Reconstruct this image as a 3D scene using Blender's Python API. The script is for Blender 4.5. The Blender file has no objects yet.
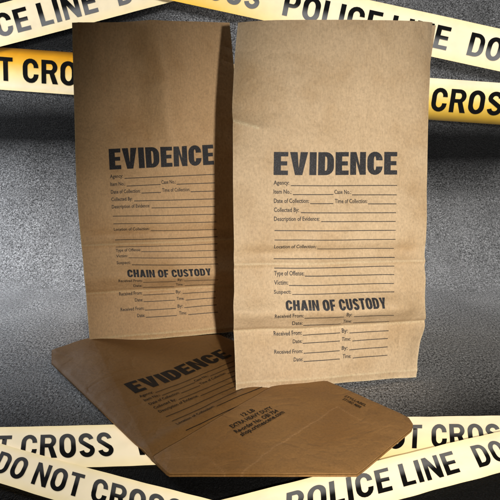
import bpy, bmesh, math, random
from mathutils import Vector, Matrix, noise
from mathutils.geometry import tessellate_polygon

random.seed(7)
scene = bpy.context.scene
COL = scene.collection

# ------------------------------------------------------------------ camera geometry (500 x 500 photo units)
F = 600.0
TH = math.radians(14.0)
CH = 0.28
CS, SN = math.cos(TH), math.sin(TH)


def ray(px, py):
    u = 250.0 - py
    return Vector((px - 250.0, F * CS + u * SN, -F * SN + u * CS))


def at_y(px, py, Y):
    d = ray(px, py)
    return Vector((0, 0, CH)) + d * (Y / d.y)


def at_z(px, py, z=0.0):
    d = ray(px, py)
    return Vector((0, 0, CH)) + d * ((z - CH) / d.z)


def project(P):
    q = P - Vector((0, 0, CH))
    dep = q.y * CS - q.z * SN
    up = q.y * SN + q.z * CS
    return (250.0 + F * q.x / dep, 250.0 - F * up / dep)


# ------------------------------------------------------------------ small helpers
def smooth(a, b, x):
    if a == b:
        return 1.0 if x >= a else 0.0
    t = min(1.0, max(0.0, (x - a) / (b - a)))
    return t * t * (3 - 2 * t)


def gauss(x, s):
    return math.exp(-(x / s) ** 2)


class Spline:
    """monotone cubic through (x, y...) rows"""
    def __init__(self, xs, ys):
        self.x, self.y = list(xs), list(ys)
        n = len(xs)
        d = [(ys[i + 1] - ys[i]) / (xs[i + 1] - xs[i]) for i in range(n - 1)]
        m = [d[0]]
        for i in range(1, n - 1):
            if d[i - 1] * d[i] <= 0:
                m.append(0.0)
            else:
                h0, h1 = xs[i] - xs[i - 1], xs[i + 1] - xs[i]
                w1, w2 = 2 * h1 + h0, h1 + 2 * h0
                m.append((w1 + w2) / (w1 / d[i - 1] + w2 / d[i]))
        m.append(d[-1])
        self.m = m

    def __call__(self, t):
        x, y, m = self.x, self.y, self.m
        if t <= x[0]:
            return y[0] + m[0] * (t - x[0])
        if t >= x[-1]:
            return y[-1] + m[-1] * (t - x[-1])
        i = 0
        while t > x[i + 1]:
            i += 1
        h = x[i + 1] - x[i]
        s = (t - x[i]) / h
        return ((1 + 2 * s) * (1 - s) ** 2 * y[i] + s * (1 - s) ** 2 * h * m[i]
                + s * s * (3 - 2 * s) * y[i + 1] + s * s * (s - 1) * h * m[i + 1])


def link(name, me, mat=None, parent=None, smooth_shade=True):
    o = bpy.data.objects.new(name, me)
    COL.objects.link(o)
    if mat:
        me.materials.append(mat)
    if smooth_shade:
        for p in me.polygons:
            p.use_smooth = True
    if parent:
        o.parent = parent
    return o


def thing(name, label, cat, loc, group=None):
    o = bpy.data.objects.new(name, None)
    COL.objects.link(o)
    o.empty_display_size = 0.03
    o.location = loc
    o['label'] = label
    o['category'] = cat
    if group:
        o['group'] = group
    return o


def grid_mesh(name, f, nu, nv, origin, wear=None):
    """f(u,v) -> Vector, u,v in 0..1"""
    verts, faces, uvs, we = [], [], [], []
    for j in range(nv + 1):
        for i in range(nu + 1):
            u, v = i / nu, j / nv
            verts.append(f(u, v) - origin)
            uvs.append((u, v))
            we.append(wear(u, v) if wear else 0.0)
    for j in range(nv):
        for i in range(nu):
            a = j * (nu + 1) + i
            faces.append((a, a + 1, a + nu + 2, a + nu + 1))
    me = bpy.data.meshes.new(name)
    me.from_pydata(verts, [], faces)
    ul = me.uv_layers.new(name='UVMap')
    for l in me.loops:
        ul.data[l.index].uv = uvs[l.vertex_index]
    if wear:
        at = me.attributes.new('wear', 'FLOAT', 'POINT')
        at.data.foreach_set('value', we)
    me.update()
    return me


# ------------------------------------------------------------------ lettering
def arc(cx, cy, rx, ry, a0, a1, n=9):
    return [(cx + rx * math.cos(math.radians(a0 + (a1 - a0) * k / n)),
             cy + ry * math.sin(math.radians(a0 + (a1 - a0) * k / n))) for k in range(n + 1)]


def rrect(x0, y0, x1, y1, rx, ry):
    return (arc(x1 - rx, y0 + ry, rx, ry, -90, 0) + arc(x1 - rx, y1 - ry, rx, ry, 0, 90)
            + arc(x0 + rx, y1 - ry, rx, ry, 90, 180) + arc(x0 + rx, y0 + ry, rx, ry, 180, 270))


def ribbon(pts, wid):
    L, R = [], []
    n = len(pts)
    for i, p in enumerate(pts):
        a = pts[max(0, i - 1)]
        b = pts[min(n - 1, i + 1)]
        dx, dy = b[0] - a[0], b[1] - a[1]
        q = math.hypot(dx, dy)
        nx, ny = -dy / q, dx / q
        wx, wy = wid
        L.append((p[0] + nx * wx / 2, p[1] + ny * wy / 2))
        R.append((p[0] - nx * wx / 2, p[1] - ny * wy / 2))
    return L + R[::-1]


def glyph(ch, s, h, k=1.0):
    """outlines of one capital of height 1: s = stem, h = bar thickness, k = width factor -> (width, [[outer, holes...], ...])"""
    w = {'I': s, 'L': .54, 'E': .58, 'F': .56, 'T': .62, 'N': .70, 'V': .74, 'A': .76, 'Y': .72,
         'O': .70, 'C': .68, 'D': .68, 'P': .65, 'R': .69, 'S': .66, 'U': .68, 'H': .68}[ch]
    w = w * k if ch != 'I' else w
    if ch == 'I':
        return w, [[[(0, 0), (s, 0), (s, 1), (0, 1)]]]
    if ch == 'L':
        return w, [[[(0, 0), (w, 0), (w, h), (s, h), (s, 1), (0, 1)]]]
    if ch == 'E':
        m0, m1 = .5 - h * .45, .5 + h * .5
        return w, [[[(0, 0), (w, 0), (w, h), (s, h), (s, m0), (w * .94, m0), (w * .94, m1), (s, m1), (s, 1 - h), (w, 1 - h), (w, 1), (0, 1)]]]
    if ch == 'F':
        m0, m1 = .46 - h * .5, .46 + h * .5
        return w, [[[(0, 0), (s, 0), (s, m0), (w * .9, m0), (w * .9, m1), (s, m1), (s, 1 - h), (w, 1 - h), (w, 1), (0, 1)]]]
    if ch == 'T':
        c = w / 2
        return w, [[[(c - s / 2, 0), (c + s / 2, 0), (c + s / 2, 1 - h), (w, 1 - h), (w, 1), (0, 1), (0, 1 - h), (c - s / 2, 1 - h)]]]
    if ch == 'H':
        return w, [[[(0, 0), (s, 0), (s, .5 - h / 2), (w - s, .5 - h / 2), (w - s, 0), (w, 0), (w, 1), (w - s, 1), (w - s, .5 + h / 2), (s, .5 + h / 2), (s, 1), (0, 1)]]]
    if ch == 'N':
        t = s * .92
        return w, [[[(0, 0), (t, 0), (t, .60), (w - t, 0), (w, 0), (w, 1), (w - t, 1), (w - t, .40), (t, 1), (0, 1)]]]
    if ch == 'V':
        c, t = w / 2, s * 1.06
        return w, [[[(c - s * .52, 0), (c + s * .52, 0), (w, 1), (w - t, 1), (c, .30), (t, 1), (0, 1)]]]
    if ch == 'Y':
        c, t = w / 2, s * 1.1
        return w, [[[(c - s / 2, 0), (c + s / 2, 0), (c + s / 2, .40), (w, 1), (w - t, 1), (c, .60), (t, 1), (0, 1), (c - s / 2, .40)]]]
    if ch == 'A':
        c, t = w / 2, s * 1.04
        return w, [[[(0, 0), (t, 0), (t + .045, .20), (w - t - .045, .20), (w - t, 0), (w, 0), (c + s * .56, 1), (c - s * .56, 1)],
                    [(t + .085, .20 + h * .95), (c, .76), (w - t - .085, .20 + h * .95)]]]
    if ch == 'O':
        return w, [[rrect(0, -.012, w, 1.012, w / 2, .34), rrect(s, h, w - s, 1 - h, w / 2 - s, .24)]]
    if ch == 'U':
        o = arc(w / 2, .33, w / 2, .345, 180, 360)
        i = arc(w / 2, .34, w / 2 - s, .34 - h, 360, 180)
        return w, [[[(0, 1)] + o + [(w, 1), (w - s, 1)] + i + [(s, 1)]]]
    if ch == 'C':
        o = [(w, .36)] + arc(w / 2, .34, w / 2, .352, 0, -180) + arc(w / 2, .66, w / 2, .352, 180, 0) + [(w, .63)]
        i = [(w - s, .63)] + arc(w / 2, .66, w / 2 - s, .34 - h, 0, 180) + arc(w / 2, .34, w / 2 - s, .34 - h, 180, 360) + [(w - s, .36)]
        return w, [[o + i]]
    if ch == 'D':
        r, ry = w * .52, .36
        o = [(0, 0)] + arc(w - r, ry, r, ry, -90, 0) + arc(w - r, 1 - ry, r, ry, 0, 90) + [(0, 1)]
        r2, ry2 = max(.05, r - s), ry - h
        i = [(s, h)] + arc(w - s - r2, h + ry2, r2, ry2, -90, 0) + arc(w - s - r2, 1 - h - ry2, r2, ry2, 0, 90) + [(s, 1 - h)]
        return w, [[o, i]]
    if ch in 'PR':
        y0 = .38 if ch == 'P' else .42
        ry = (1 - y0) / 2
        r = min(.3, w * .44)
        bowl = arc(w - r, y0 + ry, r, ry, -90, 90, 14)
        r2, ry2 = max(.04, r - s), ry - h * .95
        hole = [(s, 1 - ry - ry2)] + arc(w - s - r2, 1 - ry, r2, ry2, -90, 90, 12) + [(s, 1 - ry + ry2)]
        if ch == 'P':
            o = [(0, 0), (s, 0), (s, y0)] + bowl + [(0, 1)]
        else:
            o = [(0, 0), (s, 0), (s, y0), (w * .50, y0), (w + .01 - s * 1.08, 0), (w + .03, 0), (w * .80, y0 + .035)] + bowl[3:] + [(0, 1)]
        return w, [[o, hole]]
    if ch == 'S':
        a = w / 2
        rx, ry = a - s / 2, .25 - h / 4
        top = arc(a, .75 - h / 4 + .006, rx, ry, 8, 200, 16)
        bot = arc(a, .25 + h / 4 - .006, rx, ry, 20, -172, 16)
        return w, [[ribbon(top + bot, (s, h * 1.1))]]
    raise ValueError(ch)


class Flat:
    """2-D polygons gathered as triangles, later cut on a grid and laid on a surface"""
    def __init__(self):
        self.v, self.t, self.h = [], [], []

    def poly(self, loops, fn=lambda p: p, hv=None):
        flat = [p for l in loops for p in l]
        tris = tessellate_polygon([[Vector((p[0], p[1], 0)) for p in l] for l in loops])
        b = len(self.v)
        for p in flat:
            self.v.append(fn(p))
            self.h.append(p[1] if hv is None else hv)
        for t in tris:
            self.t.append((t[0] + b, t[1] + b, t[2] + b))

    def word(self, text, A, B, cap_dir, s, h, gap=.1, space=.3, k=1.0):
        """bold capitals from A to B (2-D), cap_dir = vector of one cap height"""
        items, x = [], 0.0
        for ch in text:
            if ch == ' ':
                x += space
                continue
            w, pol = glyph(ch, s, h, k)
            items.append((x, pol))
            x += w + gap
        total = x - gap
        ex = ((B[0] - A[0]) / total, (B[1] - A[1]) / total)
        for x0, pols in items:
            for loops in pols:
                self.poly(loops, lambda p, x0=x0: (A[0] + ex[0] * (p[0] + x0) + cap_dir[0] * p[1],
                                                   A[1] + ex[1] * (p[0] + x0) + cap_dir[1] * p[1]))

    def small(self, text, A, B, cap_dir, bold=0.012, fit=True, align=None):
        """built-in font; stretched to run from A to B"""
        cu = bpy.data.curves.new('t', 'FONT')
        cu.body = text
        cu.size = 1.0
        cu.resolution_u = 2
        cu.offset = bold
        cu.fill_mode = 'FRONT'
        ob = bpy.data.objects.new('t', cu)
        me = ob.to_mesh()
        xs = [v.co.x for v in me.vertices]
        x0, x1 = min(xs), max(xs)
        cap = 0.73
        b = len(self.v)
        ex = ((B[0] - A[0]) / (x1 - x0), (B[1] - A[1]) / (x1 - x0))
        for v in me.vertices:
            q = v.co.y / cap
            self.v.append((A[0] + ex[0] * (v.co.x - x0) + cap_dir[0] * q, A[1] + ex[1] * (v.co.x - x0) + cap_dir[1] * q))
            self.h.append(q)
        for p in me.polygons:
            vs = list(p.vertices)
            for i in range(1, len(vs) - 1):
                self.t.append((vs[0] + b, vs[i] + b, vs[i + 1] + b))
        ob.to_mesh_clear()
        bpy.data.objects.remove(ob)
        bpy.data.curves.remove(cu)

    def line(self, A, B, thick):
        dx, dy = B[0] - A[0], B[1] - A[1]
        q = math.hypot(dx, dy)
        nx, ny = -dy / q * thick / 2, dx / q * thick / 2
        self.poly([[(A[0] - nx, A[1] - ny), (B[0] - nx, B[1] - ny), (B[0] + nx, B[1] + ny), (A[0] + nx, A[1] + ny)]], hv=0.0)

    def mesh(self, name, fn, step, origin):
        bm = bmesh.new()
        hl = bm.verts.layers.float.new('hh')
        vs = []
        for p, hh in zip(self.v, self.h):
            q = bm.verts.new((p[0], p[1], 0))
            q[hl] = hh
            vs.append(q)
        for t in self.t:
            try:
                bm.faces.new((vs[t[0]], vs[t[1]], vs[t[2]]))
            except ValueError:
                pass
        if step:
            for ax in (0, 1):
                c = [v.co[ax] for v in bm.verts]
                a, b = min(c), max(c)
                no = (1, 0, 0) if ax == 0 else (0, 1, 0)
                k = math.ceil(a / step)
                while k * step < b:
                    co = (k * step, 0, 0) if ax == 0 else (0, k * step, 0)
                    bmesh.ops.bisect_plane(bm, geom=bm.verts[:] + bm.edges[:] + bm.faces[:], plane_co=co, plane_no=no, dist=1e-7)
                    k += 1
        for f in bm.faces:
            f.normal_update()
            if f.normal.z < 0:
                f.normal_flip()
        me = bpy.data.meshes.new(name)
        bm.verts.ensure_lookup_table()
        hs = [v[hl] for v in bm.verts]
        for v in bm.verts:
            v.co = fn(v.co.x, v.co.y) - origin
        bm.to_mesh(me)
        bm.free()
        ul = me.uv_layers.new(name='UVMap')
        for l in me.loops:
            ul.data[l.index].uv = (0.5, hs[l.vertex_index])
        return me


# ------------------------------------------------------------------ materials
def new_mat(name):
    m = bpy.data.materials.new(name)
    m.use_nodes = True
    nt = m.node_tree
    b = nt.nodes['Principled BSDF']
    return m, nt, b


def N(nt, typ, **kw):
    n = nt.nodes.new(typ)
    for k, v in kw.items():
        if k.startswith('i_'):
            n.inputs[k[2:].replace('_', ' ')].default_value = v
        else:
            setattr(n, k, v)
    return n


def ramp(nt, stops, interp='LINEAR'):
    r = nt.nodes.new('ShaderNodeValToRGB')
    r.color_ramp.interpolation = interp
    e = r.color_ramp.elements
    while len(e) < len(stops):
        e.new(0.5)
    for el, (p, c) in zip(e, stops):
        el.position = p
        el.color = (c[0], c[1], c[2], 1) if isinstance(c, (tuple, list)) else (c, c, c, 1)
    return r


def mix(nt, mode, fac, a, b):
    m = nt.nodes.new('ShaderNodeMix')
    m.data_type = 'RGBA'
    m.blend_type = mode
    for sock, val in ((m.inputs[0], fac), (m.inputs[6], a), (m.inputs[7], b)):
        if hasattr(val, 'is_linked'):
            nt.links.new(val, sock)
        elif isinstance(val, (int, float)):
            sock.default_value = val
        else:
            sock.default_value = (val[0], val[1], val[2], 1)
    return m.outputs[2]


def math_node(nt, op, a, b=None, c=None, clamp=False):
    m = nt.nodes.new('ShaderNodeMath')
    m.operation = op
    m.use_clamp = clamp
    for s, v in zip(m.inputs, (a, b, c)):
        if v is None:
            continue
        if hasattr(v, 'is_linked'):
            nt.links.new(v, s)
        else:
            s.default_value = v
    return m.outputs[0]


def kraft(name, base, rough=.62, seed=0.0, spec=.25, wrinkle=.35, crumple=.35):
    m, nt, b = new_mat(name)
    L = nt.links.new
    tc = N(nt, 'ShaderNodeTexCoord')
    mp = N(nt, 'ShaderNodeMapping')
    mp.inputs['Location'].default_value = (seed, seed * .7, seed * 1.3)
    L(tc.outputs['Object'], mp.inputs['Vector'])

    def noi(scale, detail, rg=.55):
        n = N(nt, 'ShaderNodeTexNoise')
        n.inputs['Scale'].default_value = scale
        n.inputs['Detail'].default_value = detail
        n.inputs['Roughness'].default_value = rg
        L(mp.outputs['Vector'], n.inputs['Vector'])
        return n.outputs['Fac']
    cloud = noi(17, 5, .6)
    mott = noi(420, 3, .7)
    fib = N(nt, 'ShaderNodeTexNoise')
    fm = N(nt, 'ShaderNodeMapping')
    fm.inputs['Scale'].default_value = (900, 900, 130)
    L(mp.outputs['Vector'], fm.inputs['Vector'])
    L(fm.outputs['Vector'], fib.inputs['Vector'])
    fib.inputs['Scale'].default_value = 1.0
    fib.inputs['Detail'].default_value = 2
    r1 = ramp(nt, [(.30, (.86, .80, .71)), (.52, (1.0, .99, .97)), (.70, (1.07, 1.07, 1.07))])
    L(cloud, r1.inputs[0])
    r2 = ramp(nt, [(.30, .80), (.48, .99), (.72, 1.16)])
    L(mott, r2.inputs[0])
    r3 = ramp(nt, [(.30, .90), (.70, 1.09)])
    L(fib.outputs['Fac'], r3.inputs[0])
    c = mix(nt, 'MULTIPLY', 1.0, base, r1.outputs[0])
    c = mix(nt, 'MULTIPLY', .75, c, r2.outputs[0])
    c = mix(nt, 'MULTIPLY', .8, c, r3.outputs[0])
    # dark flecks of bark in the pulp
    vo = N(nt, 'ShaderNodeTexVoronoi')
    vo.inputs['Scale'].default_value = 330
    L(mp.outputs['Vector'], vo.inputs['Vector'])
    fl = ramp(nt, [(.06, .62), (.13, 1.0)])
    L(vo.outputs['Distance'], fl.inputs[0])
    c = mix(nt, 'MULTIPLY', .55, c, fl.outputs[0])
    # rubbed creases
    wa = N(nt, 'ShaderNodeAttribute', attribute_name='wear')
    wn = noi(700, 2)
    wr = ramp(nt, [(.40, .25), (.58, 1.0)])
    L(wn, wr.inputs[0])
    wf = math_node(nt, 'MULTIPLY', wa.outputs['Fac'], wr.outputs[0], clamp=True)
    pale = tuple(min(.8, x * 1.9 + .06) for x in base)
    c = mix(nt, 'MIX', wf, c, pale)
    L(c, b.inputs['Base Color'])
    rr = ramp(nt, [(.3, rough - .08), (.7, rough + .1)])
    L(cloud, rr.inputs[0])
    L(rr.outputs[0], b.inputs['Roughness'])
    b.inputs['Specular IOR Level'].default_value = spec
    bw = N(nt, 'ShaderNodeBump')
    bw.inputs['Strength'].default_value = wrinkle
    bw.inputs['Distance'].default_value = .004
    L(noi(34, 3, .5), bw.inputs['Height'])
    cn = N(nt, 'ShaderNodeTexNoise')
    cn.inputs['Scale'].default_value = 21
    cn.inputs['Detail'].default_value = 3
    cn.inputs['Roughness'].default_value = .5
    cn.inputs['Distortion'].default_value = .6
    L(mp.outputs['Vector'], cn.inputs['Vector'])
    ridge = math_node(nt, 'ABSOLUTE', math_node(nt, 'SUBTRACT', cn.outputs['Fac'], .5))
    rsharp = math_node(nt, 'MINIMUM', ridge, .09)
    bc = N(nt, 'ShaderNodeBump')
    bc.inputs['Strength'].default_value = crumple
    bc.inputs['Distance'].default_value = .010
    L(rsharp, bc.inputs['Height'])
    L(bw.outputs['Normal'], bc.inputs['Normal'])
    bg = N(nt, 'ShaderNodeBump')
    bg.inputs['Strength'].default_value = .30
    bg.inputs['Distance'].default_value = .0006
    L(mott, bg.inputs['Height'])
    L(bc.outputs['Normal'], bg.inputs['Normal'])
    L(bg.outputs['Normal'], b.inputs['Normal'])
    return m


def ink(name, col):
    m, nt, b = new_mat(name)
    L = nt.links.new
    tc = N(nt, 'ShaderNodeTexCoord')
    n = N(nt, 'ShaderNodeTexNoise')
    n.inputs['Scale'].default_value = 900
    n.inputs['Detail'].default_value = 2
    L(tc.outputs['Object'], n.inputs['Vector'])
    r = ramp(nt, [(.35, tuple(c * .7 for c in col)), (.60, col), (.75, tuple(c * 2.2 + .01 for c in col))])
    L(n.outputs['Fac'], r.inputs[0])
    L(r.outputs[0], b.inputs['Base Color'])
    b.inputs['Roughness'].default_value = .6
    b.inputs['Specular IOR Level'].default_value = .2
    return m


def tape_letter(name, low, high, y0, y1):
    """black ink with glare painted in as grey over the letter height"""
    m, nt, b = new_mat(name)
    L = nt.links.new
    uv = N(nt, 'ShaderNodeUVMap', uv_map='UVMap')
    sp = N(nt, 'ShaderNodeSeparateXYZ')
    L(uv.outputs['UV'], sp.inputs[0])
    tc = N(nt, 'ShaderNodeTexCoord')
    n = N(nt, 'ShaderNodeTexNoise')
    n.inputs['Scale'].default_value = 18
    L(tc.outputs['Object'], n.inputs['Vector'])
    hh = math_node(nt, 'MULTIPLY_ADD', n.outputs['Fac'], .22, -.11)
    f = math_node(nt, 'ADD', sp.outputs['Y'], hh)
    r = ramp(nt, [(y0, low), (y1, high)], 'EASE')
    L(f, r.inputs[0])
    L(r.outputs[0], b.inputs['Base Color'])
    b.inputs['Roughness'].default_value = .7
    b.inputs['Specular IOR Level'].default_value = .06
    return m


def tape_mat(name, left, right, x0, x1, glow=0.0):
    """vinyl with glare and shade painted in: colours across the width (list of stops), changing along the strip from left to right"""
    m, nt, b = new_mat(name)
    L = nt.links.new
    uv = N(nt, 'ShaderNodeUVMap', uv_map='UVMap')
    sp = N(nt, 'ShaderNodeSeparateXYZ')
    L(uv.outputs['UV'], sp.inputs[0])
    a = ramp(nt, left)
    c = ramp(nt, right)
    L(sp.outputs['Y'], a.inputs[0])
    L(sp.outputs['Y'], c.inputs[0])
    mr = N(nt, 'ShaderNodeMapRange')
    mr.interpolation_type = 'SMOOTHSTEP'
    mr.inputs['From Min'].default_value = x0
    mr.inputs['From Max'].default_value = x1
    L(sp.outputs['X'], mr.inputs['Value'])
    col = mix(nt, 'MIX', mr.outputs[0], a.outputs[0], c.outputs[0])
    tc = N(nt, 'ShaderNodeTexCoord')
    n = N(nt, 'ShaderNodeTexNoise')
    n.inputs['Scale'].default_value = 60
    n.inputs['Detail'].default_value = 6
    L(tc.outputs['Object'], n.inputs['Vector'])
    dr = ramp(nt, [(.30, .90), (.55, 1.0)])
    L(n.outputs['Fac'], dr.inputs[0])
    col = mix(nt, 'MULTIPLY', .7, col, dr.outputs[0])
    L(col, b.inputs['Base Color'])
    b.inputs['Roughness'].default_value = .42
    b.inputs['Specular IOR Level'].default_value = .25
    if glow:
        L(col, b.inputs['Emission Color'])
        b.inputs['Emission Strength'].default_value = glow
    bu = N(nt, 'ShaderNodeBump')
    bu.inputs['Strength'].default_value = .12
    bu.inputs['Distance'].default_value = .003
    L(n.outputs['Fac'], bu.inputs['Height'])
    L(bu.outputs['Normal'], b.inputs['Normal'])
    return m


def asphalt():
    m, nt, b = new_mat('asphalt')
    L = nt.links.new
    tc = N(nt, 'ShaderNodeTexCoord')
    mp = N(nt, 'ShaderNodeMapping')
    mp.inputs['Scale'].default_value = (1, .62, 1)
    L(tc.outputs['Object'], mp.inputs['Vector'])
    P = mp.outputs['Vector']
    sx = N(nt, 'ShaderNodeSeparateXYZ')
    L(tc.outputs['Object'], sx.inputs[0])

    def noi(scale, detail, rg=.6, off=0.0):
        n = N(nt, 'ShaderNodeTexNoise')
        n.inputs['Scale'].default_value = scale
        n.inputs['Detail'].default_value = detail
        n.inputs['Roughness'].default_value = rg
        L(P, n.inputs['Vector'])
        return n.outputs['Fac']
    grit = noi(410, 2, .7)
    fine = noi(820, 2, .7)
    patch = noi(11, 4, .6)
    big = noi(4.0, 3, .5)
    g = ramp(nt, [(.30, .25), (.42, .62), (.50, .97), (.60, 1.38), (.74, 2.0)])
    L(grit, g.inputs[0])
    g2 = ramp(nt, [(.34, .45), (.50, .97), (.66, 1.6)])
    L(fine, g2.inputs[0])
    pr = ramp(nt, [(.30, .80), (.72, 1.18)])
    L(patch, pr.inputs[0])
    # how coarse the surface is varies in patches
    cr = ramp(nt, [(.36, .55), (.58, 1.0)])
    L(noi(16, 3, .55), cr.inputs[0])
    c = mix(nt, 'MULTIPLY', cr.outputs[0], (.250, .251, .255), g.outputs[0])
    c = mix(nt, 'MULTIPLY', .8, c, g2.outputs[0])
    c = mix(nt, 'MULTIPLY', 1.0, c, pr.outputs[0])
    # painted shade: wide dark band across the wall, ground going black in front
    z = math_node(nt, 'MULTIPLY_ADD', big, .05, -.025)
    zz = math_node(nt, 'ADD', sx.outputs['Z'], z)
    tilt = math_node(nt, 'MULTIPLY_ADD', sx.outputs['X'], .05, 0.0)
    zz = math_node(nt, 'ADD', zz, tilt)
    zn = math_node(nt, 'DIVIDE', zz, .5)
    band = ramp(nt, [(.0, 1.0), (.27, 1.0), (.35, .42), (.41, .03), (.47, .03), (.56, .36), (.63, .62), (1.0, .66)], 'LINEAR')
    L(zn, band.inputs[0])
    # second patch of painted shade, high up on the left
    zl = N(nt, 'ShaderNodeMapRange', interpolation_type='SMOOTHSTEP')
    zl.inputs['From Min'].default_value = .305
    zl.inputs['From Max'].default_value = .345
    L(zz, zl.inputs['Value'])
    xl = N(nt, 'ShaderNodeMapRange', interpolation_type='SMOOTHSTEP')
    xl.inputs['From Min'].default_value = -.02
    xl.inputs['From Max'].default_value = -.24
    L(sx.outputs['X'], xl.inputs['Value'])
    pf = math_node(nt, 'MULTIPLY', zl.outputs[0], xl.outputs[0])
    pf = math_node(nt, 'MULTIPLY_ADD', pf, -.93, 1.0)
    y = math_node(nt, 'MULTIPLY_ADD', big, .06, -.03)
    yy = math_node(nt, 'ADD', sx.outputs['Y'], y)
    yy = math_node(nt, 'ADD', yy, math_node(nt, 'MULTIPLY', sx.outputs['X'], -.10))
    fr = ramp(nt, [(.0, .012), (.445, .015), (.475, .25), (.505, .65), (.56, 1.2), (.66, 1.6), (.78, 1.5), (.88, 1.2), (.95, 1.0)], 'LINEAR')  # shade painted in: ground black in front, lightened further back
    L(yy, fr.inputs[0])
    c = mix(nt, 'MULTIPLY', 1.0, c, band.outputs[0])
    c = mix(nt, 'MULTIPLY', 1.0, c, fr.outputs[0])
    xr = N(nt, 'ShaderNodeMapRange', interpolation_type='SMOOTHSTEP')  # wall darkened towards the right in its colour, against key lamp spill
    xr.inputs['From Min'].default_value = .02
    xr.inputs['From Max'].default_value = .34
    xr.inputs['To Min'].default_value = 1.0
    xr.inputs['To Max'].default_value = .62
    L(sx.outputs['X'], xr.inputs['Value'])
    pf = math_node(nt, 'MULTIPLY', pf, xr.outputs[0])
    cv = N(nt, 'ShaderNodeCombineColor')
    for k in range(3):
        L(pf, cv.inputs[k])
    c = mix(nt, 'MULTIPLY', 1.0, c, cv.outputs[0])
    L(c, b.inputs['Base Color'])
    b.inputs['Roughness'].default_value = .85
    b.inputs['Specular IOR Level'].default_value = .12
    hsum = math_node(nt, 'MULTIPLY_ADD', fine, .5, grit)
    bu = N(nt, 'ShaderNodeBump')
    bu.inputs['Strength'].default_value = .75
    bu.inputs['Distance'].default_value = .0025
    L(hsum, bu.inputs['Height'])
    L(bu.outputs['Normal'], b.inputs['Normal'])
    return m


# ------------------------------------------------------------------ setting: ground that sweeps up into a wall
WALL_Y = 1.0


def build_backdrop():
    prof = [(-.9, 0), (0, 0), (.40, 0), (.70, 0), (.86, 0)]
    R = .14
    for k in range(1, 13):
        a = math.radians(90 * k / 12)
        prof.append((WALL_Y - R + R * math.sin(a), R - R * math.cos(a)))
    prof += [(WALL_Y, .3), (WALL_Y, .6), (WALL_Y, .9)]
    xs = [-1.3, -.8, -.4, 0, .4, .8, 1.3]
    verts = [(x, p[0], p[1]) for p in prof for x in xs]
    n = len(xs)
    faces = [(j * n + i, j * n + i + 1, (j + 1) * n + i + 1, (j + 1) * n + i) for j in range(len(prof) - 1) for i in range(n - 1)]
    me = bpy.data.meshes.new('ground')
    me.from_pydata(verts, [], faces)
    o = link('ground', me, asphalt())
    o['kind'] = 'structure'
    return o


build_backdrop()

# ------------------------------------------------------------------ barricade tapes
CREAM = (.98, .83, .56)
CREAM2 = (.98, .80, .45)
YEL = (.90, .55, .07)
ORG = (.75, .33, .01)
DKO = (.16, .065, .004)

M_GLARE_LOW = tape_letter('tape_ink_glare_low', .16, .004, .22, .62)  # grey end of the letters is painted glare
M_GLARE_TOP = tape_letter('tape_ink_glare_top', .004, .16, .40, .74)
M_BLACK = tape_letter('tape_ink_black', .004, .004, .1, .9)


def tape(label, p0, p1, plane, lift, Pstart, mat, imat, half=21.0, cap=23.5, span=(-.95, .95), anchor=None, seed=0.0):
    """p0,p1 = centre line in photo units; plane 'wall' or 'ground'; Pstart = photo x where POLICE begins"""
    if plane == 'wall':
        un = lambda q: at_y(q[0], q[1], WALL_Y)
        nrm = Vector((0, -1, 0))
    else:
        un = lambda q: at_z(q[0], q[1], 0.0)
        nrm = Vector((0, 0, 1))
    dx, dy = p1[0] - p0[0], p1[1] - p0[1]
    ln = math.hypot(dx, dy)
    ex, ey = dx / ln, dy / ln
    A, B = un(p0), un(p1)
    a = (B - A) / ln                     # metres per photo unit along
    mid = ((p0[0] + p1[0]) / 2, (p0[1] + p1[1]) / 2)
    if anchor:
        mid = (anchor, p0[1] + dy / dx * (anchor - p0[0]))
    up = un((mid[0] + ey * half, mid[1] - ex * half)) - un((mid[0] - ey * half, mid[1] + ex * half))
    up = up / (2 * half)
    # the strip is a real straight strip: its edge offset is perpendicular to the run, letters may lean along it
    c0 = un(p0)

    def surf(s, t, extra=0.0):
        """s = photo units along from p0, t = photo units across"""
        q = c0 + a * s + up * t
        m = q.x * 9 + seed * 5
        w = .0007 * math.sin(m * 2.1 + seed) + .0006 * noise.noise(Vector((q.x * 14, t * .05, seed)))
        w += .0004 * noise.noise(Vector((q.x * 60, t * .12, seed + 9)))
        return q + nrm * (lift + max(0, w + .0008) + extra)
    s0 = (span[0] - c0.x) / a.x
    s1 = (span[1] - c0.x) / a.x
    base = surf((s0 + s1) / 2, 0)
    root = thing('barricade_tape', label, 'tape', base, 'strips of police line tape')
    me = grid_mesh('strip', lambda u, v: surf(s0 + (s1 - s0) * u, -half + 2 * half * v), 260, 8, base)
    ul = me.uv_layers['UVMap']
    for l in me.loops:                   # U = metres in x, V = across
        u, v = ul.data[l.index].uv
        co = me.vertices[l.vertex_index].co
        ul.data[l.index].uv = (co.x + base.x, v)
    link('strip', me, mat, root)
    first = (Pstart - p0[0]) / ex
    k0 = math.ceil((s0 - first) / 409)
    k = k0 - 1
    while True:
        st = first + 409 * k
        k += 1
        if st > s1:
            break
        for word, o0, o1 in (('POLICE LINE', 0, 168), ('DO NOT CROSS', 189, 385)):
            if st + o0 > s0 + 4 and st + o1 < s1 - 4:
                fl = Flat()
                fl.word(word, (st + o0, -cap / 2), (st + o1, -cap / 2), (0, cap), .205, .17, .13, .30)
                link('lettering', fl.mesh('lettering', lambda x, y: surf(x, y, .0003), 6.0, base), imat, root)
    return root


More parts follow.
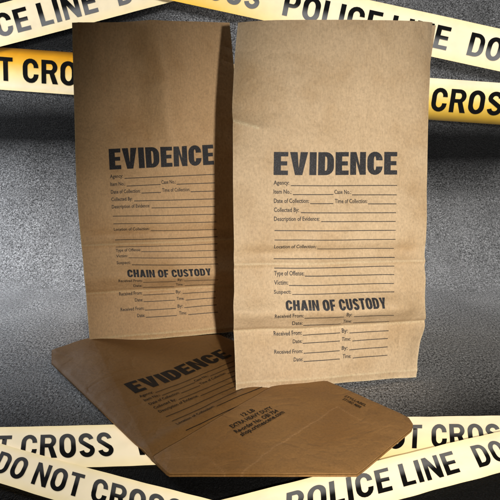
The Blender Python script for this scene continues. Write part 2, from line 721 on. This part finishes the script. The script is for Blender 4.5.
flat_cream = [(.0, CREAM2), (.25, CREAM), (.8, CREAM), (1.0, CREAM2)]
warm_low = [(.0, YEL), (.30, (.97, .70, .22)), (.7, CREAM), (1.0, CREAM)]
dark_top = [(.0, CREAM2), (.12, CREAM), (.42, (.98, .74, .30)), (.66, (.93, .50, .05)), (.86, ORG), (1.0, DKO)]  # shade painted across the tape, darkening towards one edge
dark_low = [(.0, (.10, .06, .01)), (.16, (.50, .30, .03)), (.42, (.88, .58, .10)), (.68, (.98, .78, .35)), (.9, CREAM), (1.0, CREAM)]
GLOW = 0.40  # emission added to the ground tapes so they look brightly lit
m_cream = tape_mat('vinyl_cream', flat_cream, flat_cream, 0, 1)
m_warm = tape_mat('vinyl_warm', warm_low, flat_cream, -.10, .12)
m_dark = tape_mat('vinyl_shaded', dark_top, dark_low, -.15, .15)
m_gcream = tape_mat('vinyl_added_glow', flat_cream, flat_cream, 0, 1, GLOW + .16)
m_gpale = tape_mat('vinyl_added_glow_pale', flat_cream, flat_cream, 0, 1, GLOW)
m_gwarm = tape_mat('vinyl_added_glow_warm', flat_cream, [(.0, (.95, .68, .28)), (.35, CREAM2), (.7, CREAM), (1, CREAM)], 0, .12, GLOW)

tape('tape with painted yellow to dark shading running level behind both standing bags', (0, 68.6), (500, 104.0), 'wall', .0012, 136, m_dark, M_BLACK, seed=1)
tape('cream tape high on the wall rising to the right, top left corner', (0, 26), (182, -22), 'wall', .0040, -65, m_cream, M_GLARE_LOW, seed=2)
tape('cream tape high on the wall sloping down to the right, top right corner', (178, -19), (500, 51), 'wall', .0066, 282, m_warm, M_GLARE_LOW, seed=3)
tape('cream tape lying level on the ground, left of the fallen bag', (0, 448), (500, 437), 'ground', .0006, 134, m_gcream, M_GLARE_TOP, seed=4, span=(-.7, .055), anchor=62)
tape('cream tape lying level on the ground, right of the fallen bag', (0, 448), (500, 437), 'ground', .0008, 134, m_gwarm, M_GLARE_TOP, seed=7, span=(.0565, .7), anchor=440)
tape('cream tape on the ground sloping down to the right, bottom left corner', (0, 465.5), (190, 520), 'ground', .0024, -185, m_gcream, M_GLARE_TOP, half=20, seed=5, span=(-.62, .30), anchor=70)
tape('cream tape on the ground rising to the right, bottom right corner', (300, 509), (500, 456), 'ground', .0044, 288, m_gpale, M_GLARE_TOP, half=21.5, seed=6, span=(-.25, .62), anchor=400)

# ------------------------------------------------------------------ evidence bags
KR = kraft('kraft_front', (.49, .362, .228), seed=0.0, wrinkle=.30)
KL = kraft('kraft_rear', (.56, .365, .195), seed=3.1, wrinkle=.38)
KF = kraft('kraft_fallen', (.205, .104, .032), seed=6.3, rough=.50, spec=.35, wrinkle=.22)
KP = kraft('kraft_fallen_flap', (.235, .122, .041), seed=6.3, rough=.50, spec=.35, wrinkle=.26, crumple=.5)  # same paper lightened in colour, as if better lit at the front
KG = kraft('kraft_fallen_gusset', (.222, .120, .046), seed=6.3, rough=.62, spec=.25, wrinkle=.25)  # same paper greyed in colour to suggest a cool sheen
INK = ink('printing_ink', (.034, .033, .036))
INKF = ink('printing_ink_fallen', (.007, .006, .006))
INKL = ink('printing_ink_thin', (.060, .050, .043))


class Panel:
    """front of a standing bag: rows of (left x,y, right x,y, depth) in photo units from the bottom up"""
    def __init__(self, rows, zl, zr, folds=None):
        b = rows[0]
        self.BL = at_z(b[0], b[1], zl)
        self.BR = at_z(b[2], b[3], zr)
        pl, pr = [], []
        for (xl, yl, xr, yr, d) in rows:
            pl.append(at_y(xl, yl, self.BL.y + d))
            pr.append(at_y(xr, yr, self.BR.y + d))
        pl[0], pr[0] = self.BL, self.BR
        v = [0.0]
        for i in range(1, len(rows)):
            v.append(v[-1] + (abs((pl[i] - pl[i - 1]).z) + abs((pr[i] - pr[i - 1]).z)) / 2)
        self.v = v
        self.top = v[-1]
        self.L = [Spline(v, [p[k] for p in pl]) for k in range(3)]
        self.R = [Spline(v, [p[k] for p in pr]) for k in range(3)]
        ax = self.BR - self.BL
        ax.z = 0
        self.W = ax.length
        self.ux = ax.normalized()
        self.nf = Vector((self.ux.y, -self.ux.x, 0))      # towards the viewer
        self.bump = lambda u, v: 0.0
        self.rows = rows

    def refit(self):
        """move the side edges so that with the relief added the outline stays where it was measured"""
        pl, pr = [], []
        for (xl, yl, xr, yr, d), v in zip(self.rows, self.v):
            for (x, y, B, u, out) in ((xl, yl, self.BL, 0, pl), (xr, yr, self.BR, 1, pr)):
                b = self.bump(u, v)
                out.append(at_y(x, y, B.y + d + self.nf.y * b) - self.nf * b if v > 0 else B)
        self.L = [Spline(self.v, [p[k] for p in pl]) for k in range(3)]
        self.R = [Spline(self.v, [p[k] for p in pr]) for k in range(3)]

    def base(self, u, v):
        l = Vector((s(v) for s in self.L))
        r = Vector((s(v) for s in self.R))
        return l.lerp(r, u)

    def pt(self, u, v, extra=0.0):
        return self.base(u, v) + self.nf * (self.bump(u, v) + extra)

    def invert(self, px, py):
        lo, hi = -.02, self.top + .05
        for _ in range(40):
            m = (lo + hi) / 2
            a, b = project(self.base(0, m)), project(self.base(1, m))
            t = (px - a[0]) / (b[0] - a[0])
            y = project(self.pt(t, m))[1]
            if y > py:
                lo = m
            else:
                hi = m
        v = (lo + hi) / 2
        lo, hi = -.2, 1.2
        for _ in range(40):
            m = (lo + hi) / 2
            if project(self.base(m, v))[0] < px:
                lo = m
            else:
                hi = m
        return ((lo + hi) / 2, v)


rowsR = [(236, 391, 416.5, 377.5, 0), (233.3, 331, 424.3, 321, .013), (233.6, 312, 425.0, 302, .0105), (234.2, 290, 425.6, 281, .0125), (234.2, 265, 425.4, 261, .0185),
         (234, 246, 425.8, 240, .018), (233, 180, 427, 180, .034), (232.5, 116, 428.3, 118, .046), (234.5, 62, 430.2, 66, .054), (238, 22.6, 432.5, 22.6, .058)]
rowsL = [(90, 345.5, 247, 330, 0), (86.0, 293, 245.5, 284, .0135), (83.8, 272, 244.5, 266, .011), (81.5, 246, 243.5, 239, .0165), (79.5, 226, 242.5, 218.5, .017),
         (75, 140, 238, 134, .037), (73, 62, 233.2, 59, .052), (72, 22.6, 229.6, 22.6, .058)]
PR = Panel(rowsR, .0085, .003)
PL = Panel(rowsL, .0085, .0085)
foldsR = (PR.v[1], PR.v[4])
foldsL = (PL.v[1], PL.v[3])


def seg_dist(px, py, ax, ay, bx, by):
    dx, dy = bx - ax, by - ay
    t = max(0, min(1, ((px - ax) * dx + (py - ay) * dy) / (dx * dx + dy * dy)))
    return math.hypot(px - ax - t * dx, py - ay - t * dy)


def bumpR(u, v):
    x = u * PR.W
    T = PR.top
    b = 0.0
    f1, f2 = foldsR
    ew = .2 + .8 * smooth(0, .14, min(u, 1 - u))
    wob = .0012 * noise.noise(Vector((x * 20, 3, 0)))
    # paper folded where the base starts: sharp valley, slack bulge above it
    b -= .0028 * gauss(v - f1 - wob, .0024)
    b += (.35 + .65 * ew) * .0118 * gauss(v - f1 - .018, .0108) * (.5 + .5 * abs(math.cos(u * 4.4 + .3)))
    b += .0020 * gauss(v - f2 - wob, .0022) - .0042 * gauss(v - f2 - .010, .007) * ew
    b += .0012 * gauss(v - .0075, .0022)                       # rim of the base fold
    # soft fullness of the paper, rolled left edge near the mouth
    b += .0035 * math.sin(math.pi * u) * smooth(.02, .16, v)
    top = smooth(.20, .33, v)
    b -= .027 * top * math.exp(-x / .022) + .012 * smooth(.25, .35, v) * math.exp(-(PR.W - x) / .015)
    b -= .003 * smooth(.30, .352, v) * smooth(.0, .4, 1 - u)
    # pinch crease on the left edge
    d = seg_dist(x, v, -.002, T * .735, .026, T * .715)
    b += .0016 * gauss(d, .0035) - .0022 * gauss(seg_dist(x, v, -.002, T * .775, .020, T * .760), .010)
    b += .0013 * gauss(seg_dist(x, v, .085, T * .78, .105, T * .98), .007) - .0010 * gauss(seg_dist(x, v, .11, T * .76, .125, T * .98), .009)
    # bottom right corner dented
    b -= .006 * gauss(PR.W - x, .012) * gauss(v - .03, .020)
    b += ew * .0032 * noise.noise(Vector((x * 15, v * 11, 1.7))) + .0006 * noise.noise(Vector((x * 48, v * 40, 5.2)))
    b += .0009 * noise.noise(Vector((x * 30, v * 60, 8.0))) * smooth(.11, .04, v)
    return b


def wearR(u, v):
    x = u * PR.W
    w = .30 * gauss(v - foldsR[0], .0010) + .22 * gauss(v - foldsR[1], .0008) + .22 * gauss(v - .0075, .0010) + .3 * smooth(.0022, .0, v)
    w += .4 * gauss(seg_dist(x, v, 0, PR.top * .735, .022, PR.top * .718), .0012)
    w += .3 * (smooth(.0012, 0, x) + smooth(.0012, 0, PR.W - x)) * (.4 + .6 * smooth(.12, .0, v))
    return min(1, w)


def bumpL(u, v):
    x = u * PL.W
    T = PL.top
    b = 0.0
    f1, f2 = foldsL
    ew = .2 + .8 * smooth(0, .14, min(u, 1 - u))
    wob = .0015 * noise.noise(Vector((x * 22, 6, 0)))
    b -= .0026 * gauss(v - f1 - wob, .0024)
    b += (.35 + .65 * ew) * .0105 * gauss(v - f1 - .018, .0108) * (.5 + .5 * abs(math.cos(u * 3.6 + 1.2)))
    b += .0020 * gauss(v - f2 - wob, .0022) - .0042 * gauss(v - f2 - .010, .007) * ew
    b += .0011 * gauss(v - .0065, .0022)
    b += .0030 * math.sin(math.pi * u) * smooth(.02, .16, v)
    # broad slanting ridge from the mouth down to the heading
    xr = .082 + (T - v) * .16 + .004 * math.sin((T - v) * 40)
    b -= .0125 * smooth(xr + .008, xr - .026, x) * smooth(.19, .26, v)
    b += .0050 * gauss(x - xr - .010, .012) * smooth(.19, .25, v)
    b -= .0040 * gauss(x - xr + .040, .022) * smooth(.18, .27, v)
    b -= .007 * smooth(.16, .34, v) * math.exp(-x / .030) + .012 * smooth(.20, .33, v) * max(0, 1 - x / .085)
    b -= .0010 * gauss(x - .035 - (T - v) * .03, .003) * smooth(.22, .30, v)
    b += ew * .0032 * noise.noise(Vector((x * 15, v * 11, 11.7))) + .0007 * noise.noise(Vector((x * 46, v * 40, 15.2)))
    return b


def wearL(u, v):
    x = u * PL.W
    w = .25 * gauss(v - foldsL[0], .0010) + .2 * gauss(v - foldsL[1], .0008) + .35 * gauss(v - .0065, .0010) + .5 * smooth(.0022, 0, v)
    w += .4 * (smooth(.0012, 0, x) + smooth(.0012, 0, PL.W - x))
    return min(1, w)


PR.bump = bumpR
PL.bump = bumpL
PR.refit()
PL.refit()

# form printed on the front: measured once on the front bag, in metres (x from left edge, y up)
LINES = [(290, 185.6, 396.5, 185.4), (292, 194.6, 332, 194.4), (351, 194.8, 396, 194.8), (309, 203.6, 332, 203.5), (367, 203.8, 395.7, 203.8),
         (300, 212.6, 395.3, 212.6), (320, 221.5, 395, 221.3), (274, 230.5, 395, 230.2), (274, 239.9, 395, 239.3), (317, 248.8, 395, 248.3),
         (274, 258.6, 395, 257.3), (274, 268, 394, 266.0), (304, 276, 394, 274.5), (288.5, 285.3, 393.5, 283.3), (291.5, 294.3, 393.3, 291.7),
         (302, 318.2, 340, 316.8), (350, 316.4, 391, 315.2), (302, 325.2, 339.5, 323.7), (352, 322.6, 389, 321.3), (302, 335, 339.5, 332.5),
         (349, 332.7, 388.5, 330.5), (302, 343.1, 339.3, 340.6), (352, 340.7, 387.7, 338.2), (303, 353, 339.3, 350.3), (349, 349.6, 387.3, 346.6),
         (303, 361.2, 339.3, 358.6), (352.5, 357.7, 387.3, 355)]
WORDS = [('Agency:', 273, 185, 288.3, 185), ('Item No.:', 273, 194, 290.5, 194), ('Case No.:', 333, 194.2, 350, 194.2),
         ('Date of Collection:', 273.3, 203.2, 308, 203.2), ('Time of Collection:', 333.5, 203.4, 366.3, 203.4), ('Collected By:', 273.3, 212.2, 298, 212.2),
         ('Description of Evidence:', 273.5, 221.2, 318.3, 221), ('Location of Collection:', 274, 248.6, 315.7, 248.4), ('Type of Offense:', 274, 275.8, 303.3, 275.6),
         ('Victim:', 274, 285, 287.7, 284.8), ('Suspect:', 273.7, 294, 290.3, 293.7), ('Received From:', 273, 318.4, 301, 317.7), ('By:', 342.3, 316.4, 347.8, 316.2),
         ('Date:', 291, 325.2, 301.3, 324.9), ('Time:', 341.3, 322.8, 350, 322.6), ('Received From:', 273.7, 335.8, 301.2, 334.7), ('By:', 341.2, 332.8, 347.2, 332.5),
         ('Date:', 292, 343.4, 301.4, 342.9), ('Time:', 341.2, 341, 350.2, 340.6), ('Received From:', 274.2, 354, 302, 352.9), ('By:', 341.2, 350, 347.2, 349.6),
         ('Date:', 293, 361.6, 302.2, 361.1), ('Time:', 342, 358.2, 350.6, 357.7)]


def met(px, py):
    u, v = PR.invert(px, py)
    return (u * PR.W, v)


def make_form(rows=None):
    fl = Flat()
    for (x0, y0, x1, y1) in LINES:
        if rows and y0 > rows:
            continue
        fl.line(met(x0, y0), met(x1, y1), .00078)
    for (t, x0, y0, x1, y1) in WORDS:
        if rows and y0 > rows:
            continue
        A, B = met(x0, y0 - .4), met(x1, y1 - .4)
        fl.small(t, A, B, (0, .0040), bold=.018)
    return fl


def make_heading():
    fl = Flat()
    A, B = met(273, 175.0), met(396.5, 174.6)
    fl.word('EVIDENCE', A, B, (.0, .0217), .29, .195, .07, .3)
    return fl


def make_chain():
    fl = Flat()
    A, B = met(284, 310.4), met(382.3, 308.3)
    fl.word('CHAIN OF CUSTODY', A, B, (-.0002, .0093), .275, .195, .075, .32)
    return fl


def standing_bag(P, label, mat, wear, fold, dt, back_top, order, square=False):
    origin = P.base(.5, 0)
    origin.z = 0
    root = thing('evidence_bag', label, 'paper bag', origin, 'kraft paper evidence bags')
    T = P.top
    link('front_panel', grid_mesh('front_panel', lambda u, v: P.pt(u, v * T), 120, 230, origin, lambda u, v: wear(u, v * T)), mat, root)
    back = -P.nf if square else Vector((.03, 1, 0)).normalized()

    def back_edge(side, v):
        e = P.pt(side, v)
        g = P.base(side, 0)
        # back panel stands upright then closes towards the front near the mouth
        base_b = g + back * dt
        lean = smooth(.02, T, v) * (dt - back_top)
        q = Vector((e.x, e.y, 0))
        tgt = Vector((base_b.x, base_b.y, 0)) - back * lean
        along = (q - Vector((g.x, g.y, 0))).dot(P.ux)
        tgt += P.ux * along
        return Vector((tgt.x, tgt.y, e.z))

    def back_pt(u, v):
        a, b = back_edge(0, v), back_edge(1, v)
        k = .035 * smooth(.05, .2, v)
        return a.lerp(b, k + u * (1 - 2 * k)) + back * (.004 * math.sin(math.pi * u) * smooth(.02, .2, v) + .0016 * noise.noise(Vector((u * 3, v * 14, 21 + order))))
    link('back_panel', grid_mesh('back_panel', lambda u, v: back_pt(1 - u, v * T), 40, 80, origin, lambda u, v: 0), mat, root)
    for side in (0, 1):
        sgn = 1 if side == 0 else -1

        def gus(u, v, side=side, sgn=sgn):
            vv = v * T
            d = (back_pt(side, vv) - P.pt(side, vv)).length
            inn = .85 * math.sqrt(max(0, (dt / 2) ** 2 - (d / 2) ** 2)) / P.W
            k = (1 - abs(2 * u - 1)) * inn
            uu = k if side == 0 else 1 - k
            return P.pt(uu, vv).lerp(back_pt(uu, vv), u)
        link('side_gusset', grid_mesh('side_gusset', gus if side else (lambda u, v: gus(1 - u, v)), 24, 90, origin, lambda u, v: 0), mat, root)
    link('base', grid_mesh('base', lambda u, v: P.pt(u, 0).lerp(back_pt(u, 0), v) , 30, 12, origin, lambda u, v: 0), mat, root)
    # printing: stretched so that the folds of this bag fall where the folds of the form do
    f1, f2 = fold
    vm = Spline([0, foldsR[0], foldsR[1], .22, .30], [0, f1, f2, f2 + (.22 - foldsR[1]) * order, f2 + (.30 - foldsR[1]) * order])
    lay = lambda x, y: P.pt(x / PR.W, vm(y), .00035)
    link('printed_heading', make_heading().mesh('printed_heading', lay, .002, origin), INK, root, False)
    link('printed_form', make_form().mesh('printed_form', lay, .003, origin), INKL, root, False)
    link('printed_subheading', make_chain().mesh('printed_subheading', lay, .002, origin), INK, root, False)
    return root


standing_bag(PR, 'brightly lit light brown evidence bag standing upright in front, on the right', KR, wearR, foldsR, .108, .088, 1.0)
standing_bag(PL, 'dim brown evidence bag standing upright behind, half shaded, on the left', KL, wearL, foldsL, .105, .086, 1.025, True)

# ------------------------------------------------------------------ fallen bag
Z0, ZT = .0080, .0085


def g2(px, py, z=ZT):
    p = at_z(px, py, z)
    return (p.x, p.y)


OUT = [g2(52, 347, .010), g2(51.5, 364.5, .006), g2(166.5, 475.5, .006), g2(169.5, 477.3, .006), g2(357, 477.3, .006), g2(364, 472, .0062), g2(411.5, 431.5, .0066), g2(413, 427, .0068),
       g2(409, 420.2, .007), g2(400, 415.4, .0072), g2(330, 384.2, .0072)]
ex_, ey_ = OUT[-1][0] - OUT[-2][0], OUT[-1][1] - OUT[-2][1]
q_ = math.hypot(ex_, ey_)
OUT.append((OUT[-1][0] + ex_ / q_ * .235, OUT[-1][1] + ey_ / q_ * .235))
OUT.append(g2(92, 342.0, .0095))
OUT.append(g2(56, 343.2, .011))
EO = g2(135.5, 396.5)
EU = g2(230, 357)
U2 = Vector((EU[0] - EO[0], EU[1] - EO[1])).normalized()
V2 = Vector((-.645, .764)).normalized()
FL0, FL1 = Vector(g2(149.5, 460)), Vector(g2(300, 370.5))
FD = (FL1 - FL0).normalized()
FN = Vector((FD.y, -FD.x))                 # towards the bottom of the bag
GA, GB = Vector(g2(96, 346, .0155)), Vector(g2(157, 464, .009))   # ridge where the gusset rolls down


def fallen_h(x, y):
    d = 1.0
    for i in range(len(OUT)):
        a, b = OUT[i], OUT[(i + 1) % len(OUT)]
        d = min(d, seg_dist(x, y, a[0], a[1], b[0], b[1]))
    h = Z0 + (ZT - Z0) * smooth(0, .0045, d)
    # gusset strip on the left: puffs up, then falls to the outer edge
    gd = (GB - GA)
    gn = Vector((-gd.y, gd.x)).normalized()
    if gn.dot(Vector((-1, 0))) < 0:
        gn = -gn
    s = (Vector((x, y)) - GA).dot(gn)
    t = (Vector((x, y)) - GA).dot(gd) / gd.length_squared
    amp = .0070 * smooth(1.05, -.05, t)
    e = seg_dist(x, y, OUT[1][0], OUT[1][1], OUT[2][0], OUT[2][1])
    if s > 0:
        h += amp * smooth(-.15, 1, e / max(1e-5, e + s)) - amp * smooth(-.15, 1, 0) * (1 - smooth(0, .2, e / max(1e-5, e + s)))
    else:
        h += amp * math.exp(-(s / .034) ** 2)
    q = Vector((x, y))
    p = (q - FL0).dot(FN)
    # dip along the fold of the bottom flap
    h += .0022 * gauss(p + .013, .008) - .0005 * gauss(p, .002)
    h += .0009 * noise.noise(Vector((x * 22, y * 22, 31))) * smooth(0, .02, d) + .0003 * noise.noise(Vector((x * 70, y * 70, 37)))
    return h


SCR = [((150, 461), (207, 458.5)), ((207, 458.5), (228, 478)), ((238, 477), (276, 447)), ((276, 447), (318, 421)), ((318, 421), (337, 407.5)), ((337, 407.5), (352, 417)),
       ((352, 417), (368, 425)), ((302, 449), (322, 461)), ((322, 461), (340, 471)), ((368, 425), (392, 427))]
SCR2 = [(g2(*a), g2(*b), w) for (a, b), w in zip(SCR, (.5, .45, .7, .95, .8, .75, .6, .35, .3, .25))]


def fallen_wear(x, y):
    w = 0.0
    jx = .0011 * noise.noise(Vector((x * 90, y * 90, 2)))
    for a, b, k in SCR2:
        d = seg_dist(x + jx, y - jx, a[0], a[1], b[0], b[1])
        if d < .004:
            w = max(w, .7 * k * gauss(d, .00062) * (.55 + .6 * abs(noise.noise(Vector((x * 160, y * 160, 4))))))
    return min(1, w)


def poly_sheet(name, outline, keep, step, hfun, origin, wear, rim):
    xs = [p[0] for p in outline]
    ys = [p[1] for p in outline]
    x0, x1, y0, y1 = min(xs) - step, max(xs) + step, min(ys) - step, max(ys) + step
    bm = bmesh.new()
    nx, ny = int((x1 - x0) / step) + 1, int((y1 - y0) / step) + 1
    g = [[bm.verts.new((x0 + i * step, y0 + j * step, 0)) for i in range(nx + 1)] for j in range(ny + 1)]
    for j in range(ny):
        for i in range(nx):
            bm.faces.new((g[j][i], g[j][i + 1], g[j + 1][i + 1], g[j + 1][i]))
    planes = []
    area = sum(outline[i][0] * outline[(i + 1) % len(outline)][1] - outline[(i + 1) % len(outline)][0] * outline[i][1] for i in range(len(outline)))
    for i in range(len(outline)):
        a, b = Vector(outline[i]), Vector(outline[(i + 1) % len(outline)])
        e = b - a
        n = Vector((e.y, -e.x)) if area > 0 else Vector((-e.y, e.x))
        planes.append((a, n.normalized()))
    planes += keep
    for a, n in planes:
        bmesh.ops.bisect_plane(bm, geom=bm.verts[:] + bm.edges[:] + bm.faces[:], plane_co=(a.x, a.y, 0), plane_no=(n.x, n.y, 0), dist=1e-6, clear_outer=True)
    for v in bm.verts:
        v.co.z = hfun(v.co.x, v.co.y)
    if rim:
        edges = [e for e in bm.edges if e.is_boundary]
        for e in edges:
            e.smooth = False
        r = bmesh.ops.extrude_edge_only(bm, edges=edges)
        for v in r['geom']:
            if isinstance(v, bmesh.types.BMVert):
                v.co.z -= rim
    me = bpy.data.meshes.new(name)
    ws = [wear(v.co.x, v.co.y) for v in bm.verts]
    for v in bm.verts:
        v.co -= origin
    bmesh.ops.recalc_face_normals(bm, faces=bm.faces[:])
    bm.to_mesh(me)
    bm.free()
    at = me.attributes.new('wear', 'FLOAT', 'POINT')
    at.data.foreach_set('value', ws)
    return me


def fallen_bag():
    cx = sum(p[0] for p in OUT) / len(OUT)
    cy = sum(p[1] for p in OUT) / len(OUT)
    origin = Vector((cx, cy, 0))
    root = thing('evidence_bag', 'dark brown evidence bag lying flat on the ground with its bottom flap towards the viewer', 'paper bag', origin, 'kraft paper evidence bags')
    gd = (GB - GA).normalized()
    gl = Vector((gd.y, -gd.x)) if Vector((gd.y, -gd.x)).x < 0 else Vector((-gd.y, gd.x))   # outward, to the left
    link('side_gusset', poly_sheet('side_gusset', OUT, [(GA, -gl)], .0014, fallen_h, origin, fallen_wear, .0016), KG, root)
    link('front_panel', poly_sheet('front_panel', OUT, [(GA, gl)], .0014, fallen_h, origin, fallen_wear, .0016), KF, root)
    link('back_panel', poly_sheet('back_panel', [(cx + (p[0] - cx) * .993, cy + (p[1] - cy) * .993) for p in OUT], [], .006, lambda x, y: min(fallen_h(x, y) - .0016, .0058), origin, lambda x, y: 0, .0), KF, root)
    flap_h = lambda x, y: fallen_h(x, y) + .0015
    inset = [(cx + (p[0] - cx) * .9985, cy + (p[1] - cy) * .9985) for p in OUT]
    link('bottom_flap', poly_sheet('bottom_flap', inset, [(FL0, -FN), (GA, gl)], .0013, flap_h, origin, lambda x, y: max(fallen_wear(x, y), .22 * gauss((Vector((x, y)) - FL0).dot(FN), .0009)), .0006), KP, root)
    A0 = met(273, 175.0)

    def lay(z):
        def fn(x, y):
            q = Vector(EO) + U2 * ((x - A0[0]) * 1.06) + V2 * ((y - A0[1]) * 1.05)
            return Vector((q.x, q.y, fallen_h(q.x, q.y) + z))
        return fn
    link('printed_heading', make_heading().mesh('printed_heading', lay(.0003), .002, origin), INKF, root, False)
    link('printed_form', make_form(262).mesh('printed_form', lay(.0003), .003, origin), INKF, root, False)
    fl = Flat()
    lift = lambda x, y: Vector((x, y, flap_h(x, y) + .0003))
    cap = V2 * .0052
    for t, a, b in (('12 LB', (243.4, 418.4), (255.6, 412.4)), ('EXTRA HEAVY DUTY', (232.4, 430.4), (273.5, 410.0)),
                    ('Re-order No. OBI 754', (236.8, 435.4), (279, 413.2)), ('shop.crimescene.com', (242.2, 438.4), (285, 414.4))):
        fl.small(t, g2(*a), g2(*b), (cap.x, cap.y), bold=.030)
    link('printed_note', fl.mesh('printed_note', lift, .003, origin), INKF, root, False)
    fl = Flat()
    d = Vector(g2(366.3, 408.0)) - Vector(g2(344.2, 398.4))
    c2 = Vector((-d.y, d.x)).normalized() * .0040
    fl.small('STYLLABEL', g2(343.8, 398.4), g2(365.0, 407.8), (c2.x, c2.y), bold=.02)
    fl.small('ST1002 MBR', g2(342.0, 401.4), g2(360, 409.8), (c2.x, c2.y), bold=.02)
    link('printed_note', fl.mesh('printed_note', lift, .003, origin), INKF, root, False)


fallen_bag()

# ------------------------------------------------------------------ lamps
def look(o, target):
    o.rotation_euler = (Vector(target) - o.location).to_track_quat('-Z', 'Y').to_euler()


def spot(name, loc, target, power, size_deg, blend, radius, col=(1, 1, 1)):
    l = bpy.data.lights.new(name, 'SPOT')
    l.energy = power
    l.spot_size = math.radians(size_deg)
    l.spot_blend = blend
    l.shadow_soft_size = radius
    l.color = col
    o = bpy.data.objects.new(name, l)
    COL.objects.link(o)
    o.location = loc
    look(o, target)
    return o


def area(name, loc, target, power, sx, sy, col=(1, 1, 1), spread=180):
    l = bpy.data.lights.new(name, 'AREA')
    l.shape = 'RECTANGLE'
    l.size, l.size_y = sx, sy
    l.spread = math.radians(spread)
    l.energy = power
    l.color = col
    o = bpy.data.objects.new(name, l)
    COL.objects.link(o)
    o.location = loc
    look(o, target)
    return o


spot('key_lamp', (.115, -.12, .285), (.205, .58, .09), 30, 70, 1.0, .010, (1.0, .95, .87))
area('wall_fill', (-.12, .775, .80), (-.12, 1.0, .24), 2.9, 1.9, .10, spread=58)  # added fill out of view, thins the bag shadows on the wall
area('side_lamp_cool', (-.66, .90, .30), (-.22, .66, .01), 2.6, .22, .30, (.86, .92, 1.0))
area('side_fill', (.62, .92, .40), (.30, .95, .0), 0.35, .20, .25)  # added weak fill out of view, lifts the right of the backdrop

w = bpy.data.worlds.new('World')
scene.world = w
w.use_nodes = True
w.node_tree.nodes['Background'].inputs[0].default_value = (.75, .85, 1.0, 1)
w.node_tree.nodes['Background'].inputs[1].default_value = .004

# ------------------------------------------------------------------ camera
cam = bpy.data.cameras.new('camera')
cam.sensor_width = 36
cam.lens = 36 * F / 500
cam.clip_start = .01
cam.clip_end = 50
co = bpy.data.objects.new('camera', cam)
COL.objects.link(co)
co.location = (0, 0, CH)
co.rotation_euler = (math.radians(90) - TH, 0, 0)
scene.camera = co

scene.render.engine = 'CYCLES'
scene.view_settings.view_transform = 'Standard'
scene.view_settings.look = 'None'
scene.view_settings.exposure = 0
scene.cycles.use_denoising = True
